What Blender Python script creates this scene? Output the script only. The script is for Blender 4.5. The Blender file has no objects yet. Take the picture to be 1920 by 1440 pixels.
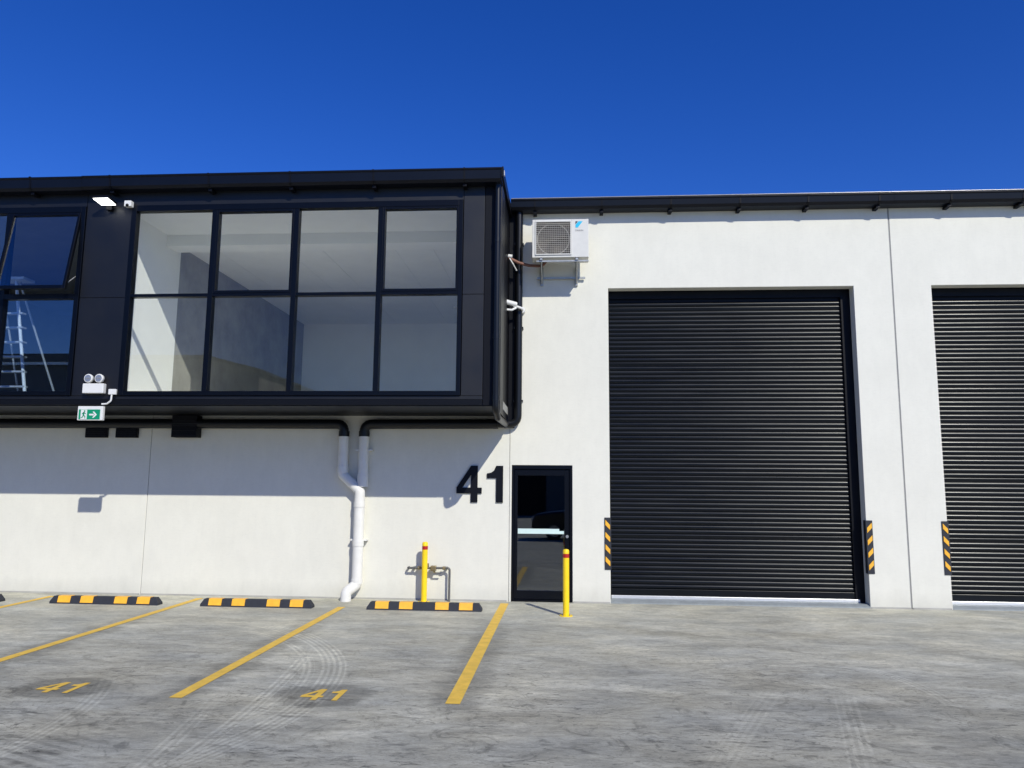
import bpy, bmesh, math, random
from mathutils import Vector, Matrix
random.seed(7)
S = bpy.context.scene
C = S.collection
R = math.radians

# ------------------------------------------------------------------ camera
CAM_D = 11.357
PITCH, YAW, ROLL = R(7.81), R(4.07), R(0.4834)
f = Vector((-math.sin(YAW)*math.cos(PITCH), math.cos(YAW)*math.cos(PITCH), math.sin(PITCH)))
ri = Vector((math.cos(YAW), math.sin(YAW), 0)); up = ri.cross(f)
ri2 = ri*math.cos(ROLL) + up*math.sin(ROLL); up2 = -ri*math.sin(ROLL) + up*math.cos(ROLL)
cd = bpy.data.cameras.new('camera'); cam = bpy.data.objects.new('camera', cd); C.objects.link(cam)
m = Matrix((ri2, up2, -f)).transposed().to_4x4(); m.translation = (0, -CAM_D, 1.6)
cam.matrix_world = m
cd.sensor_width = 36; cd.lens = 1441/1920*36; cd.clip_start = .05; cd.clip_end = 3000
S.camera = cam
# ------------------------------------------------------------------ sky, sun, exposure
W = bpy.data.worlds.new('World'); S.world = W; W.use_nodes = True
nt = W.node_tree; nt.nodes.clear()
SUN = Vector((.575, -1, .87)).normalized()          # towards the sun
el = math.asin(SUN.z); az = math.atan2(SUN.x, SUN.y)  # from +Y clockwise
sky = nt.nodes.new('ShaderNodeTexSky'); sky.sky_type = 'NISHITA'; sky.sun_disc = False
sky.sun_elevation = el; sky.sun_rotation = az
sky.altitude = 1500; sky.air_density = 1.0; sky.dust_density = 0.0; sky.ozone_density = 6.0
hs = nt.nodes.new('ShaderNodeHueSaturation'); hs.inputs['Saturation'].default_value = 1.25; hs.inputs['Hue'].default_value = .5215; hs.inputs['Value'].default_value = 1.38
bg = nt.nodes.new('ShaderNodeBackground'); bg.inputs[1].default_value = .105
wo = nt.nodes.new('ShaderNodeOutputWorld')
nt.links.new(sky.outputs[0], hs.inputs['Color']); nt.links.new(hs.outputs[0], bg.inputs[0]); nt.links.new(bg.outputs[0], wo.inputs[0])
sl = bpy.data.lights.new('sun', 'SUN'); sl.energy = 4.05; sl.angle = R(.53); sl.color = (1, .965, .86)
so = bpy.data.objects.new('sun', sl); C.objects.link(so); so.rotation_euler = SUN.to_track_quat('Z', 'Y').to_euler(); so.location = (6, -12, 12)
S.view_settings.view_transform = 'Standard'; S.view_settings.look = 'None'
S.view_settings.exposure = 0; S.view_settings.gamma = 1; S.view_settings.use_curve_mapping = False
S.cycles.max_bounces = 10; S.cycles.transparent_max_bounces = 16; S.cycles.diffuse_bounces = 8

GS = .0067
def gz(y): return GS*min(y, 0)

# ------------------------------------------------------------------ materials
def mat(name, col, rough=.6, metal=0., var=0., scale=6., bump=0., bscale=60., spec=.5, stretch=(1, 1, 1), rvar=0.):
    M_ = bpy.data.materials.new(name); M_.use_nodes = True
    n = M_.node_tree; b = n.nodes['Principled BSDF']
    b.inputs['Base Color'].default_value = (*col, 1); b.inputs['Roughness'].default_value = rough
    b.inputs['Metallic'].default_value = metal; b.inputs['Specular IOR Level'].default_value = spec
    geo = n.nodes.new('ShaderNodeNewGeometry')
    mp = n.nodes.new('ShaderNodeMapping'); mp.inputs['Scale'].default_value = stretch
    n.links.new(geo.outputs['Position'], mp.inputs['Vector'])
    if var:
        no = n.nodes.new('ShaderNodeTexNoise'); no.inputs['Scale'].default_value = scale; no.inputs['Detail'].default_value = 7; no.inputs['Roughness'].default_value = .62
        n.links.new(mp.outputs[0], no.inputs['Vector'])
        mr = n.nodes.new('ShaderNodeMapRange'); mr.inputs[1].default_value = .3; mr.inputs[2].default_value = .7
        mr.inputs[3].default_value = 1-var; mr.inputs[4].default_value = 1+var
        n.links.new(no.outputs['Fac'], mr.inputs[0])
        mx = n.nodes.new('ShaderNodeVectorMath'); mx.operation = 'SCALE'; mx.inputs[0].default_value = col
        n.links.new(mr.outputs[0], mx.inputs['Scale']); n.links.new(mx.outputs[0], b.inputs['Base Color'])
        if rvar:
            m2 = n.nodes.new('ShaderNodeMapRange'); m2.inputs[1].default_value = .3; m2.inputs[2].default_value = .7
            m2.inputs[3].default_value = rough-rvar; m2.inputs[4].default_value = rough+rvar
            n.links.new(no.outputs['Fac'], m2.inputs[0]); n.links.new(m2.outputs[0], b.inputs['Roughness'])
    if bump:
        no = n.nodes.new('ShaderNodeTexNoise'); no.inputs['Scale'].default_value = bscale; no.inputs['Detail'].default_value = 5
        n.links.new(mp.outputs[0], no.inputs['Vector'])
        bp = n.nodes.new('ShaderNodeBump'); bp.inputs['Strength'].default_value = bump; bp.inputs['Distance'].default_value = .01
        n.links.new(no.outputs['Fac'], bp.inputs['Height']); n.links.new(bp.outputs[0], b.inputs['Normal'])
    return M_

def glass_mat(name, tint, f0, rough=0.0):
    M_ = bpy.data.materials.new(name); M_.use_nodes = True
    n = M_.node_tree; n.nodes.clear(); L = n.links
    o = n.nodes.new('ShaderNodeOutputMaterial'); t = n.nodes.new('ShaderNodeBsdfTransparent'); t.inputs[0].default_value = (*tint, 1)
    g = n.nodes.new('ShaderNodeBsdfGlossy'); g.inputs['Roughness'].default_value = rough; g.inputs[0].default_value = (.95, .97, 1, 1)
    ge = n.nodes.new('ShaderNodeNewGeometry'); d = n.nodes.new('ShaderNodeVectorMath'); d.operation = 'DOT_PRODUCT'
    L.new(ge.outputs['Normal'], d.inputs[0]); L.new(ge.outputs['Incoming'], d.inputs[1])
    def mth(op, a, b=None):
        q = n.nodes.new('ShaderNodeMath'); q.operation = op
        for i, v in enumerate((a, b)):
            if v is None: continue
            if isinstance(v, (int, float)): q.inputs[i].default_value = v
            else: L.new(v, q.inputs[i])
        return q.outputs[0]
    c = mth('ABSOLUTE', d.outputs['Value']); c = mth('SUBTRACT', 1, c); c = mth('POWER', c, 5); c = mth('MULTIPLY', c, 1-f0); c = mth('ADD', c, f0)
    mx = n.nodes.new('ShaderNodeMixShader'); L.new(c, mx.inputs[0]); L.new(t.outputs[0], mx.inputs[1]); L.new(g.outputs[0], mx.inputs[2]); L.new(mx.outputs[0], o.inputs[0])
    return M_

def emit_mat(name, col, s):
    M_ = mat(name, (.8, .8, .8), .4); b = M_.node_tree.nodes['Principled BSDF']
    b.inputs['Emission Color'].default_value = (*col, 1); b.inputs['Emission Strength'].default_value = s
    return M_

def wall_mat():
    """off white paint on precast concrete: trowel mottling, faint runs, dust near the ground"""
    M_ = bpy.data.materials.new('painted_precast'); M_.use_nodes = True
    n = M_.node_tree; L = n.links; b = n.nodes['Principled BSDF']; b.inputs['Roughness'].default_value = .75; b.inputs['Specular IOR Level'].default_value = .3
    ge = n.nodes.new('ShaderNodeNewGeometry')
    def noise(sc, st, det=6, ro=.6):
        mp = n.nodes.new('ShaderNodeMapping'); mp.inputs['Scale'].default_value = st; L.new(ge.outputs['Position'], mp.inputs['Vector'])
        q = n.nodes.new('ShaderNodeTexNoise'); q.inputs['Scale'].default_value = sc; q.inputs['Detail'].default_value = det; q.inputs['Roughness'].default_value = ro
        L.new(mp.outputs[0], q.inputs['Vector']); return q.outputs['Fac']
    def rng(v, a, b_, c, d):
        q = n.nodes.new('ShaderNodeMapRange'); q.inputs[1].default_value = a; q.inputs[2].default_value = b_; q.inputs[3].default_value = c; q.inputs[4].default_value = d; L.new(v, q.inputs[0]); return q.outputs[0]
    def mul(a, b_):
        q = n.nodes.new('ShaderNodeMath'); q.operation = 'MULTIPLY'; L.new(a, q.inputs[0]); L.new(b_, q.inputs[1]); return q.outputs[0]
    v = mul(rng(noise(1.3, (1, 1, 1)), .38, .62, .975, 1.01), rng(noise(5, (1.2, 1, .6), 8, .7), .38, .62, .978, 1.015))
    v = mul(v, rng(noise(14, (2.2, 1, .12), 4), .5, .8, 1.0, .98))
    v = mul(v, rng(noise(26, (.5, 1, 1.6), 4), .5, .8, 1.0, .955))
    sp = n.nodes.new('ShaderNodeSeparateXYZ'); L.new(ge.outputs['Position'], sp.inputs[0])
    # splash dirt with a ragged edge just above the ground
    no = noise(4, (1, 1, .5)); ad = n.nodes.new('ShaderNodeMath'); ad.operation = 'MULTIPLY_ADD'; L.new(no, ad.inputs[0]); ad.inputs[1].default_value = -.3; L.new(sp.outputs[2], ad.inputs[2])
    v = mul(v, rng(ad.outputs[0], -.12, .1, .86, 1.0))
    sc = n.nodes.new('ShaderNodeVectorMath'); sc.operation = 'SCALE'; sc.inputs[0].default_value = (.742, .73, .642); L.new(v, sc.inputs['Scale']); L.new(sc.outputs[0], b.inputs['Base Color'])
    bp = n.nodes.new('ShaderNodeBump'); bp.inputs['Strength'].default_value = .25; bp.inputs['Distance'].default_value = .004
    L.new(noise(22, (1, 1, 1), 8, .7), bp.inputs['Height']); L.new(bp.outputs[0], b.inputs['Normal'])
    return M_

def ground_mat():
    M_ = bpy.data.materials.new('yard_concrete'); M_.use_nodes = True
    n = M_.node_tree; L = n.links; b = n.nodes['Principled BSDF']; b.inputs['Specular IOR Level'].default_value = .35
    ge = n.nodes.new('ShaderNodeNewGeometry'); sp = n.nodes.new('ShaderNodeSeparateXYZ'); L.new(ge.outputs['Position'], sp.inputs[0]); X, Y = sp.outputs[0], sp.outputs[1]
    def mth(op, a, b_=None, c=None, clamp=False):
        q = n.nodes.new('ShaderNodeMath'); q.operation = op; q.use_clamp = clamp
        for i, v in enumerate((a, b_, c)):
            if v is None: continue
            if isinstance(v, (int, float)): q.inputs[i].default_value = v
            else: L.new(v, q.inputs[i])
        return q.outputs[0]
    def noise(sc, st, det=7, ro=.62, rot=0, dist=0):
        mp = n.nodes.new('ShaderNodeMapping'); mp.inputs['Scale'].default_value = st; mp.inputs['Rotation'].default_value = (0, 0, rot); L.new(ge.outputs['Position'], mp.inputs['Vector'])
        q = n.nodes.new('ShaderNodeTexNoise'); q.inputs['Scale'].default_value = sc; q.inputs['Detail'].default_value = det; q.inputs['Roughness'].default_value = ro; q.inputs['Distortion'].default_value = dist
        L.new(mp.outputs[0], q.inputs['Vector']); return q.outputs['Fac']
    def rng(v, a, b_, c, d, smooth=False):
        q = n.nodes.new('ShaderNodeMapRange'); q.inputs[1].default_value = a; q.inputs[2].default_value = b_; q.inputs[3].default_value = c; q.inputs[4].default_value = d
        if smooth: q.interpolation_type = 'SMOOTHSTEP'
        L.new(v, q.inputs[0]); return q.outputs[0]
    big = noise(.45, (1, 1.6, 1), 5, .55, 0, .4)
    mid = noise(1.6, (1, 2.2, 1), 8, .66, .12, .6)
    fine = noise(9, (1, 2.6, 1), 8, .7, .05)
    swirl = noise(3.2, (1.1, 1, 1), 8, .72, .5, 2.2)
    grain = noise(140, (1, 1, 1), 3, .6); fine2 = noise(26, (1, 2.8, 1), 6, .75, .1)
    v = mth('MULTIPLY', rng(big, .38, .62, .86, 1.1), rng(mid, .38, .64, .80, 1.14))
    v = mth('MULTIPLY', v, rng(fine, .36, .64, .86, 1.13))
    v = mth('MULTIPLY', v, rng(grain, .3, .7, .92, 1.07)); v = mth('MULTIPLY', v, rng(fine2, .36, .64, .89, 1.11)); v = mth('MULTIPLY', v, rng(noise(62, (1, 2.4, 1), 5, .75), .36, .64, .91, 1.09))
    # dark scuffs: strongest out in the yard, few of them near the wall
    yardw = rng(Y, -2.0, -6.0, .25, 1.0)
    v = mth('MULTIPLY', v, mth('SUBTRACT', 1, mth('MULTIPLY', rng(swirl, .54, .64, 0, .40), yardw)))
    sc3 = noise(7, (1, 3.2, 1), 5, .7, -.1, 1.5); clump = rng(noise(.9, (1, 1.4, 1), 4), .42, .55, .15, 1)
    v = mth('MULTIPLY', v, mth('SUBTRACT', 1, mth('MULTIPLY', mth('MULTIPLY', rng(sc3, .57, .61, 0, .55), clump), yardw)))
    sc2 = noise(2.3, (1, 3.4, 1), 6, .75, -.15, 1.2)
    v = mth('MULTIPLY', v, mth('SUBTRACT', 1, mth('MULTIPLY', rng(sc2, .54, .66, 0, .36), yardw)))
    v = mth('MULTIPLY', v, rng(noise(2.0, (1, 3.0, 1), 5, .6, .2), .55, .8, 1, 1.16))
    v = mth('MULTIPLY', v, rng(Y, -.6, -6.0, 1.2, .93))      # lighter towards the wall, darker out in the yard
    # slab edge: poured in two goes, the outer slab is darker
    edge = mth('ADD', mth('MULTIPLY', mth('SUBTRACT', X, .17), .0805), mth('ADD', Y, 4.70))
    edge = mth('ADD', edge, mth('MULTIPLY', mth('SUBTRACT', noise(3, (1, 1, 1), 3), .5), .05))
    onr = rng(X, -.6, .5, 0, 1)
    v = mth('MULTIPLY', v, mth('SUBTRACT', 1, mth('MULTIPLY', rng(edge, -.03, .0, .085, 0), onr)))
    v = mth('MULTIPLY', v, mth('ADD', 1, mth('MULTIPLY', mth('MULTIPLY', rng(edge, .0, .02, 0, .1), rng(edge, .1, .35, 1, 0)), onr)))
    # cleaned dark patches round the painted numbers and beside the lines
    def ell(cx, cy, rx, ry):
        a = mth('POWER', mth('DIVIDE', mth('SUBTRACT', X, cx), rx), 2); c = mth('POWER', mth('DIVIDE', mth('SUBTRACT', Y, cy), ry), 2)
        d = mth('ADD', mth('ADD', a, c), mth('MULTIPLY', mth('SUBTRACT', mid, .5), 1.2)); return rng(d, .75, 1.15, 1, 0)
    for cx in (-4.1, -1.92, -6.3, ):
        v = mth('MULTIPLY', v, mth('SUBTRACT', 1, mth('MULTIPLY', ell(cx, -5.07, .40, .33), .40)))
    for lx in (-.86, -3.05, -5.28):
        dx = mth('ABSOLUTE', mth('SUBTRACT', X, lx)); dx = mth('ADD', dx, mth('MULTIPLY', mth('SUBTRACT', mid, .5), .25))
        k = mth('MULTIPLY', rng(dx, .12, .26, 1, 0), mth('MULTIPLY', rng(Y, -1.4, -2.6, 0, 1), rng(Y, -5.5, -5.35, 0, 1)))
        v = mth('MULTIPLY', v, mth('SUBTRACT', 1, mth('MULTIPLY', k, .27)))
    # tyre marks
    brk = rng(noise(5, (1, 1, 1), 6, .75), .32, .62, .3, 1)
    def groove(d, w, k):
        s = mth('SINE', mth('MULTIPLY', d, k)); s = rng(s, -.4, .5, .0, 1)
        return mth('MULTIPLY', s, rng(mth('ABSOLUTE', d), w*.85, w, 1, 0))
    def arc(cx, cy, r, w, k, mx, my, mr, s):
        d = mth('SQRT', mth('ADD', mth('POWER', mth('SUBTRACT', X, cx), 2), mth('POWER', mth('SUBTRACT', Y, cy), 2))); d = mth('SUBTRACT', d, r)
        q = mth('SQRT', mth('ADD', mth('POWER', mth('SUBTRACT', X, mx), 2), mth('POWER', mth('SUBTRACT', Y, my), 2)))
        return mth('MULTIPLY', mth('MULTIPLY', mth('MULTIPLY', groove(d, w, k), rng(q, mr*.55, mr, 1, 0, True)), s), brk)
    def seg(ax, ay, bx, by, w, k, s, bend=.03):
        l = math.hypot(bx-ax, by-ay); ux, uy = (bx-ax)/l, (by-ay)/l
        px, py = mth('SUBTRACT', X, ax), mth('SUBTRACT', Y, ay)
        t = mth('ADD', mth('MULTIPLY', px, ux), mth('MULTIPLY', py, uy)); d = mth('SUBTRACT', mth('MULTIPLY', px, -uy), mth('MULTIPLY', py, -ux))
        d = mth('ADD', d, mth('MULTIPLY', mth('POWER', t, 2), bend))
        e = mth('MULTIPLY', rng(t, -.2, .9, 0, 1, True), rng(t, l-.5, l+.2, 1, 0, True))
        return mth('MULTIPLY', mth('MULTIPLY', mth('MULTIPLY', groove(d, w, k), e), s), brk)
    marks = [arc(-5.55, -5.15, 3.56, .13, 122, -2.1, -4.4, 3.6, .5), arc(-5.3, -5.15, 3.1, .06, 122, -2.35, -4.0, 2.4, .4),
             seg(-2.62, -3.3, -1.95, -6.9, .07, 118, .5), seg(-2.75, -5.25, -2.3, -7.4, .08, 125, .4),
             seg(-.1, -4.55, -1.9, -6.55, .16, .01, .6),
             seg(2.3, -4.5, 1.55, -7.2, .1, 125, .36, .0), arc(1.1, -4.6, 1.9, .08, 130, 2.9, -3.6, 1.6, .3), arc(-1.2, -7.2, 4.4, .07, 130, 2.2, -4.4, 2.6, .2),
             seg(1.75, -4.5, .6, -7.0, .1, 125, .22, -.01), arc(-6.9, -6.4, 3.4, .09, 125, -3.7, -6.0, 1.5, .4), arc(3.2, -9.0, 5.6, .08, 130, 5.0, -3.7, 3.2, .24)]
    acc = marks[0]
    for q in marks[1:]: acc = mth('MAXIMUM', acc, q)
    v = mth('MULTIPLY', v, mth('ADD', 1, mth('MULTIPLY', acc, .72)))
    # dark rubber tread prints lower left
    rip = seg(-3.75, -6.1, -3.2, -7.2, .2, 0.01, 1.0)
    tread = mth('SINE', mth('ADD', mth('MULTIPLY', Y, 62), mth('MULTIPLY', X, 26))); tr = mth('SUBTRACT', Y, 0)
    pm = mth('MULTIPLY', rng(mth('ABSOLUTE', mth('SUBTRACT', X, -3.3)), .1, .5, 1, 0), rng(mth('ABSOLUTE', mth('SUBTRACT', Y, -6.55)), .2, .65, 1, 0))
    v = mth('MULTIPLY', v, mth('SUBTRACT', 1, mth('MULTIPLY', mth('MULTIPLY', rng(tread, -.1, .7, 0, 1), pm), .26)))
    # small dark oil spots
    vo = n.nodes.new('ShaderNodeTexVoronoi'); vo.inputs['Scale'].default_value = 1.7; L.new(ge.outputs['Position'], vo.inputs['Vector'])
    v = mth('MULTIPLY', v, rng(vo.outputs['Distance'], .015, .05, .72, 1.0))
    cr = n.nodes.new('ShaderNodeMixRGB'); cr.inputs[1].default_value = (.385, .385, .328, 1); cr.inputs[2].default_value = (.465, .445, .345, 1)
    L.new(rng(noise(.8, (1, 1.5, 1), 5), .35, .65, 0, 1), cr.inputs[0])
    s2 = n.nodes.new('ShaderNodeVectorMath'); s2.operation = 'SCALE'; L.new(cr.outputs[0], s2.inputs[0]); L.new(v, s2.inputs['Scale']); L.new(s2.outputs[0], b.inputs['Base Color'])
    L.new(rng(mid, .3, .7, .62, .85), b.inputs['Roughness'])
    bp = n.nodes.new('ShaderNodeBump'); bp.inputs['Strength'].default_value = .6; bp.inputs['Distance'].default_value = .01
    L.new(mth('ADD', mth('MULTIPLY', fine, .7), mth('MULTIPLY', grain, .3)), bp.inputs['Height']); L.new(bp.outputs[0], b.inputs['Normal'])
    return M_

def paint_mat(name, col):
    """road paint, worn through in spots to the concrete"""
    M_ = mat(name, col, .7, var=.13, scale=9, bump=.3, bscale=70)
    n = M_.node_tree; L = n.links; b = n.nodes['Principled BSDF']
    src = b.inputs['Base Color'].links[0].from_socket
    ge = n.nodes.new('ShaderNodeNewGeometry')
    no = n.nodes.new('ShaderNodeTexNoise'); no.inputs['Scale'].default_value = 16; no.inputs['Detail'].default_value = 9; no.inputs['Roughness'].default_value = .75; L.new(ge.outputs['Position'], no.inputs['Vector'])
    mr = n.nodes.new('ShaderNodeMapRange'); mr.inputs[1].default_value = .6; mr.inputs[2].default_value = .72; mr.inputs[3].default_value = 0; mr.inputs[4].default_value = .75; L.new(no.outputs['Fac'], mr.inputs[0])
    mx = n.nodes.new('ShaderNodeMixRGB'); L.new(mr.outputs[0], mx.inputs[0]); L.new(src, mx.inputs[1]); mx.inputs[2].default_value = (.3, .27, .2, 1); L.new(mx.outputs[0], b.inputs['Base Color'])
    return M_

MAT = dict(
    wall=wall_mat(), ground=ground_mat(),
    dark=mat('charcoal_powdercoat', (.004, .005, .008), .4, 0, .12, 3, 0, 60, .3, rvar=.05),
    frame=mat('window_frame_black', (.0013, .0022, .005), .34, 0, .1, 4, spec=.22),
    panel=mat('composite_panel_charcoal', (.0035, .004, .0055), .46, 0, .06, 2, 0, 8, .55, rvar=.05),
    black=mat('black_satin', (.002, .0025, .005), .5, 0, .1, 4, spec=.2),
    fascia=mat('fascia_steel', (.004, .0045, .006), .4, 0, .1, 3, spec=.22),
    gutter=mat('gutter_steel', (.003, .0045, .010), .36, 0, .12, 3, .05, 10, spec=.25),
    slat=mat('roller_slat_steel', (.002, .0035, .006), .30, 0, .3, 2.5, 0, 60, .28, (.35, 1, 6), .06),
    seal=mat('joint_sealant', (.30, .30, .29), .8, 0, .1, 20),
    reveal=mat('reveal_paint', (.55, .55, .53), .7, 0, .06, 6),
    alu=mat('bright_aluminium', (.75, .76, .77), .35, .6, .05, 10),
    galv=mat('galvanised_steel', (.40, .41, .40), .42, .7, .2, 25),
    sill=mat('galvanised_sill', (.33, .36, .36), .5, .35, .12, 12),
    pvc=mat('white_pvc', (.76, .75, .70), .35, 0, .06, 6, .05, 30),
    pipe=mat('black_pvc', (.004, .005, .007), .34, 0, .12, 5, spec=.4),
    yel=mat('bollard_yellow', (.95, .66, .012), .38, 0, .05, 8),
    red=mat('red_band', (.42, .012, .012), .4, 0, .08, 10),
    rub=mat('black_rubber', (.022, .025, .034), .75, 0, .15, 25, .3, 90),
    amb=mat('amber_block', (.90, .46, .035), .45, 0, .12, 14),
    line=paint_mat('line_paint', (.78, .50, .07)),
    num=mat('numeral_black', (.003, .004, .008), .5, spec=.2),
    white=mat('white_plastic', (.74, .74, .71), .35, 0, .03, 20),
    bead_highlight=mat('bead_highlight_grey', (.42, .41, .41), .3, .5, .1, 3),
    acw=mat('ac_cabinet', (.66, .655, .61), .4, 0, .04, 10),
    acg=mat('ac_grille', (.42, .40, .36), .5, 0, .05, 20),
    acd=mat('ac_coil', (.08, .07, .06), .6, .2, .3, 60),
    green=mat('exit_green', (.0, .27, .13), .4),
    cyan=mat('emblem_cyan', (.02, .50, .75), .4), navy=mat('emblem_navy', (.01, .02, .06), .4), grey=mat('emblem_grey', (.25, .25, .26), .5),
    brass=mat('brass_valve', (.30, .24, .13), .45, .7, .2, 40), iron=mat('pipe_grey_paint', (.13, .13, .125), .5, .3, .2, 30),
    copper=mat('copper_insulation', (.2, .085, .055), .6, 0, .2, 30),
    glass=glass_mat('clear_glass', (.985, .995, .99), .03), glassb=glass_mat('tinted_glass', (.86, .91, .95), .10), glassd=glass_mat('door_glass', (.6, .65, .68), .12),
    plaster=mat('white_plaster', (.88, .89, .85), .85, 0, .03, 2, .1, 30),
    ceil=mat('ceiling_board', (.87, .88, .84), .9, 0, .03, 3),
    conc=mat('raw_concrete', (.33, .325, .29), .8, 0, .2, 2.2, .2, 20),
    floor=mat('room_floor', (.75, .73, .68), .7, 0, .12, 2),
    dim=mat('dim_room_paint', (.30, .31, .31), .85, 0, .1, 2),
    fibre=mat('ladder_fibreglass', (.75, .80, .85), .5, 0, .08, 15), lad=mat('ladder_aluminium', (.62, .66, .7), .4, .4, .1, 20),
    lamp=emit_mat('led_panel', (1, 1, .95), 8.0), lens=mat('lamp_reflector', (.8, .8, .8), .18, .8), roof=mat('roof_sheet', (.05, .055, .065), .45, .2, .1, 2),
    oppw=mat('far_wall_cream', (.58, .53, .42), .8, 0, .08, .5), oppd=mat('far_trim_dark', (.10, .105, .11), .6),
    car=mat('car_paint_charcoal', (.02, .021, .024), .18, .3), tyre=mat('tyre_rubber', (.02, .02, .02), .85, 0, .2, 30), carg=mat('car_glass', (.01, .012, .014), .05, 0), carl=mat('headlight_glass', (.7, .72, .75), .15, .2),
    track=mat('tint_strip', (.62, .78, .74), .5, 0, .03, 20),
)

# ------------------------------------------------------------------ mesh building
class MB:
    def __init__(s): s.v = []; s.f = []; s.sm = []
    def add(s, vs, fs, smooth=False):
        o = len(s.v); s.v += [tuple(v) for v in vs]; s.f += [tuple(i+o for i in q) for q in fs]; s.sm += [smooth]*len(fs); return s
    def box(s, x0, x1, y0, y1, z0, z1):
        x0, x1 = sorted((x0, x1)); y0, y1 = sorted((y0, y1)); z0, z1 = sorted((z0, z1))
        return s.add([(x0, y0, z0), (x1, y0, z0), (x1, y1, z0), (x0, y1, z0), (x0, y0, z1), (x1, y0, z1), (x1, y1, z1), (x0, y1, z1)],
                     [(0, 3, 2, 1), (4, 5, 6, 7), (0, 1, 5, 4), (1, 2, 6, 5), (2, 3, 7, 6), (3, 0, 4, 7)])
    def prism(s, poly, a, b, fn):
        """poly: ccw 2-D outline, fn(u, v, w) -> xyz, from w=a to w=b"""
        n = len(poly); vs = [fn(u, v, a) for u, v in poly]+[fn(u, v, b) for u, v in poly]
        return s.add(vs, [tuple(range(n-1, -1, -1)), tuple(range(n, 2*n))]+[(i, (i+1) % n, n+(i+1) % n, n+i) for i in range(n)])
    def extx(s, poly, a, b): return s.prism(poly, a, b, lambda u, v, w: (w, u, v))      # outline in y,z
    def extz(s, poly, a, b): return s.prism(poly, a, b, lambda u, v, w: (u, v, w))
    def exty(s, poly, a, b): return s.prism(poly, a, b, lambda u, v, w: (u, w, v))
    def tube(s, pts, r, n=16, caps=True):
        pts = [Vector(p) for p in pts]; rings = []
        t0 = (pts[1]-pts[0]).normalized(); ref = Vector((0, 0, 1)) if abs(t0.z) < .9 else Vector((1, 0, 0))
        a = t0.cross(ref).normalized()
        for i, p in enumerate(pts):
            t = ((pts[min(i+1, len(pts)-1)]-p).normalized()+(p-pts[max(i-1, 0)]).normalized()).normalized() if 0 < i < len(pts)-1 else (pts[1]-pts[0] if i == 0 else pts[-1]-pts[-2]).normalized()
            a = (a-t*a.dot(t)).normalized(); b = t.cross(a)
            rr = r[i] if isinstance(r, (list, tuple)) else r
            rings.append([p+(a*math.cos(2*math.pi*k/n)+b*math.sin(2*math.pi*k/n))*rr for k in range(n)])
        vs = [v for q in rings for v in q]; fs = []
        for i in range(len(rings)-1):
            for k in range(n): fs.append((i*n+k, i*n+(k+1) % n, (i+1)*n+(k+1) % n, (i+1)*n+k))
        s.add(vs, fs, True)
        if caps: s.add(rings[0], [tuple(range(n-1, -1, -1))]); s.add(rings[-1], [tuple(range(n))])
        return s
    def ball(s, c, r, n=12, m_=8, sc=(1, 1, 1)):
        vs = []; fs = []
        for j in range(m_+1):
            th = math.pi*j/m_
            for i in range(n):
                ph = 2*math.pi*i/n; vs.append((c[0]+r*sc[0]*math.sin(th)*math.cos(ph), c[1]+r*sc[1]*math.sin(th)*math.sin(ph), c[2]+r*sc[2]*math.cos(th)))
        for j in range(m_):
            for i in range(n): fs.append((j*n+i, (j+1)*n+i, (j+1)*n+(i+1) % n, j*n+(i+1) % n))
        return s.add(vs, fs, True)
    def build(s, name, m_, parent=None, org=(0, 0, 0), bevel=0, loc=None):
        if parent is not None and loc is None:
            org = wloc(parent)
        me = bpy.data.meshes.new(name); me.from_pydata([(v[0]-org[0], v[1]-org[1], v[2]-org[2]) for v in s.v], [], s.f)
        me.polygons.foreach_set('use_smooth', s.sm); me.materials.append(MAT[m_] if isinstance(m_, str) else m_)
        bm = bmesh.new(); bm.from_mesh(me); bmesh.ops.recalc_face_normals(bm, faces=bm.faces[:]); bm.to_mesh(me); bm.free()
        o = bpy.data.objects.new(name, me); C.objects.link(o)
        if parent is not None: o.parent = parent
        if loc is not None: o.location = loc
        elif parent is None: o.location = org
        if bevel:
            q = o.modifiers.new('bevel', 'BEVEL'); q.width = bevel; q.segments = 2; q.limit_method = 'ANGLE'; q.angle_limit = R(40)
        return o

def wloc(o):
    p = Vector((0, 0, 0))
    while o is not None: p = p+o.location; o = o.parent
    return p

def thing(name, loc, label, cat, group=None):
    o = bpy.data.objects.new(name, None); C.objects.link(o); o.location = loc; o.empty_display_size = .3
    tag(o, label, cat, group); return o
def tag(o, label, cat, group=None):
    o['label'] = label; o['category'] = cat
    if group: o['group'] = group
    return o
def structure(o): o['kind'] = 'structure'; return o
def copy_tree(o, parent=None):
    c = o.copy(); C.objects.link(c)
    if parent is not None: c.parent = parent
    for ch in list(o.children): copy_tree(ch, c)
    return c
def arcpts(c, r, a0, a1, fn, n=7):
    return [fn(c[0]+r*math.cos(a0+(a1-a0)*i/n), c[1]+r*math.sin(a0+(a1-a0)*i/n)) for i in range(n+1)]
def elbow(p, q, s, r, n=6):
    """rounded corner points going p -> q -> s with radius r"""
    p, q, s = Vector(p), Vector(q), Vector(s); a = (p-q).normalized(); b = (s-q).normalized()
    ang = a.angle(b); d = r/math.tan(ang/2); A = q+a*d; B = q+b*d; out = []
    for i in range(n+1):
        t = i/n; out.append(A*(1-t)**2+q*2*t*(1-t)+B*t*t)
    return out
def path(pts, r):
    out = [Vector(pts[0])]
    for i in range(1, len(pts)-1): out += elbow(pts[i-1], pts[i], pts[i+1], r)
    return out+[Vector(pts[-1])]

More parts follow.
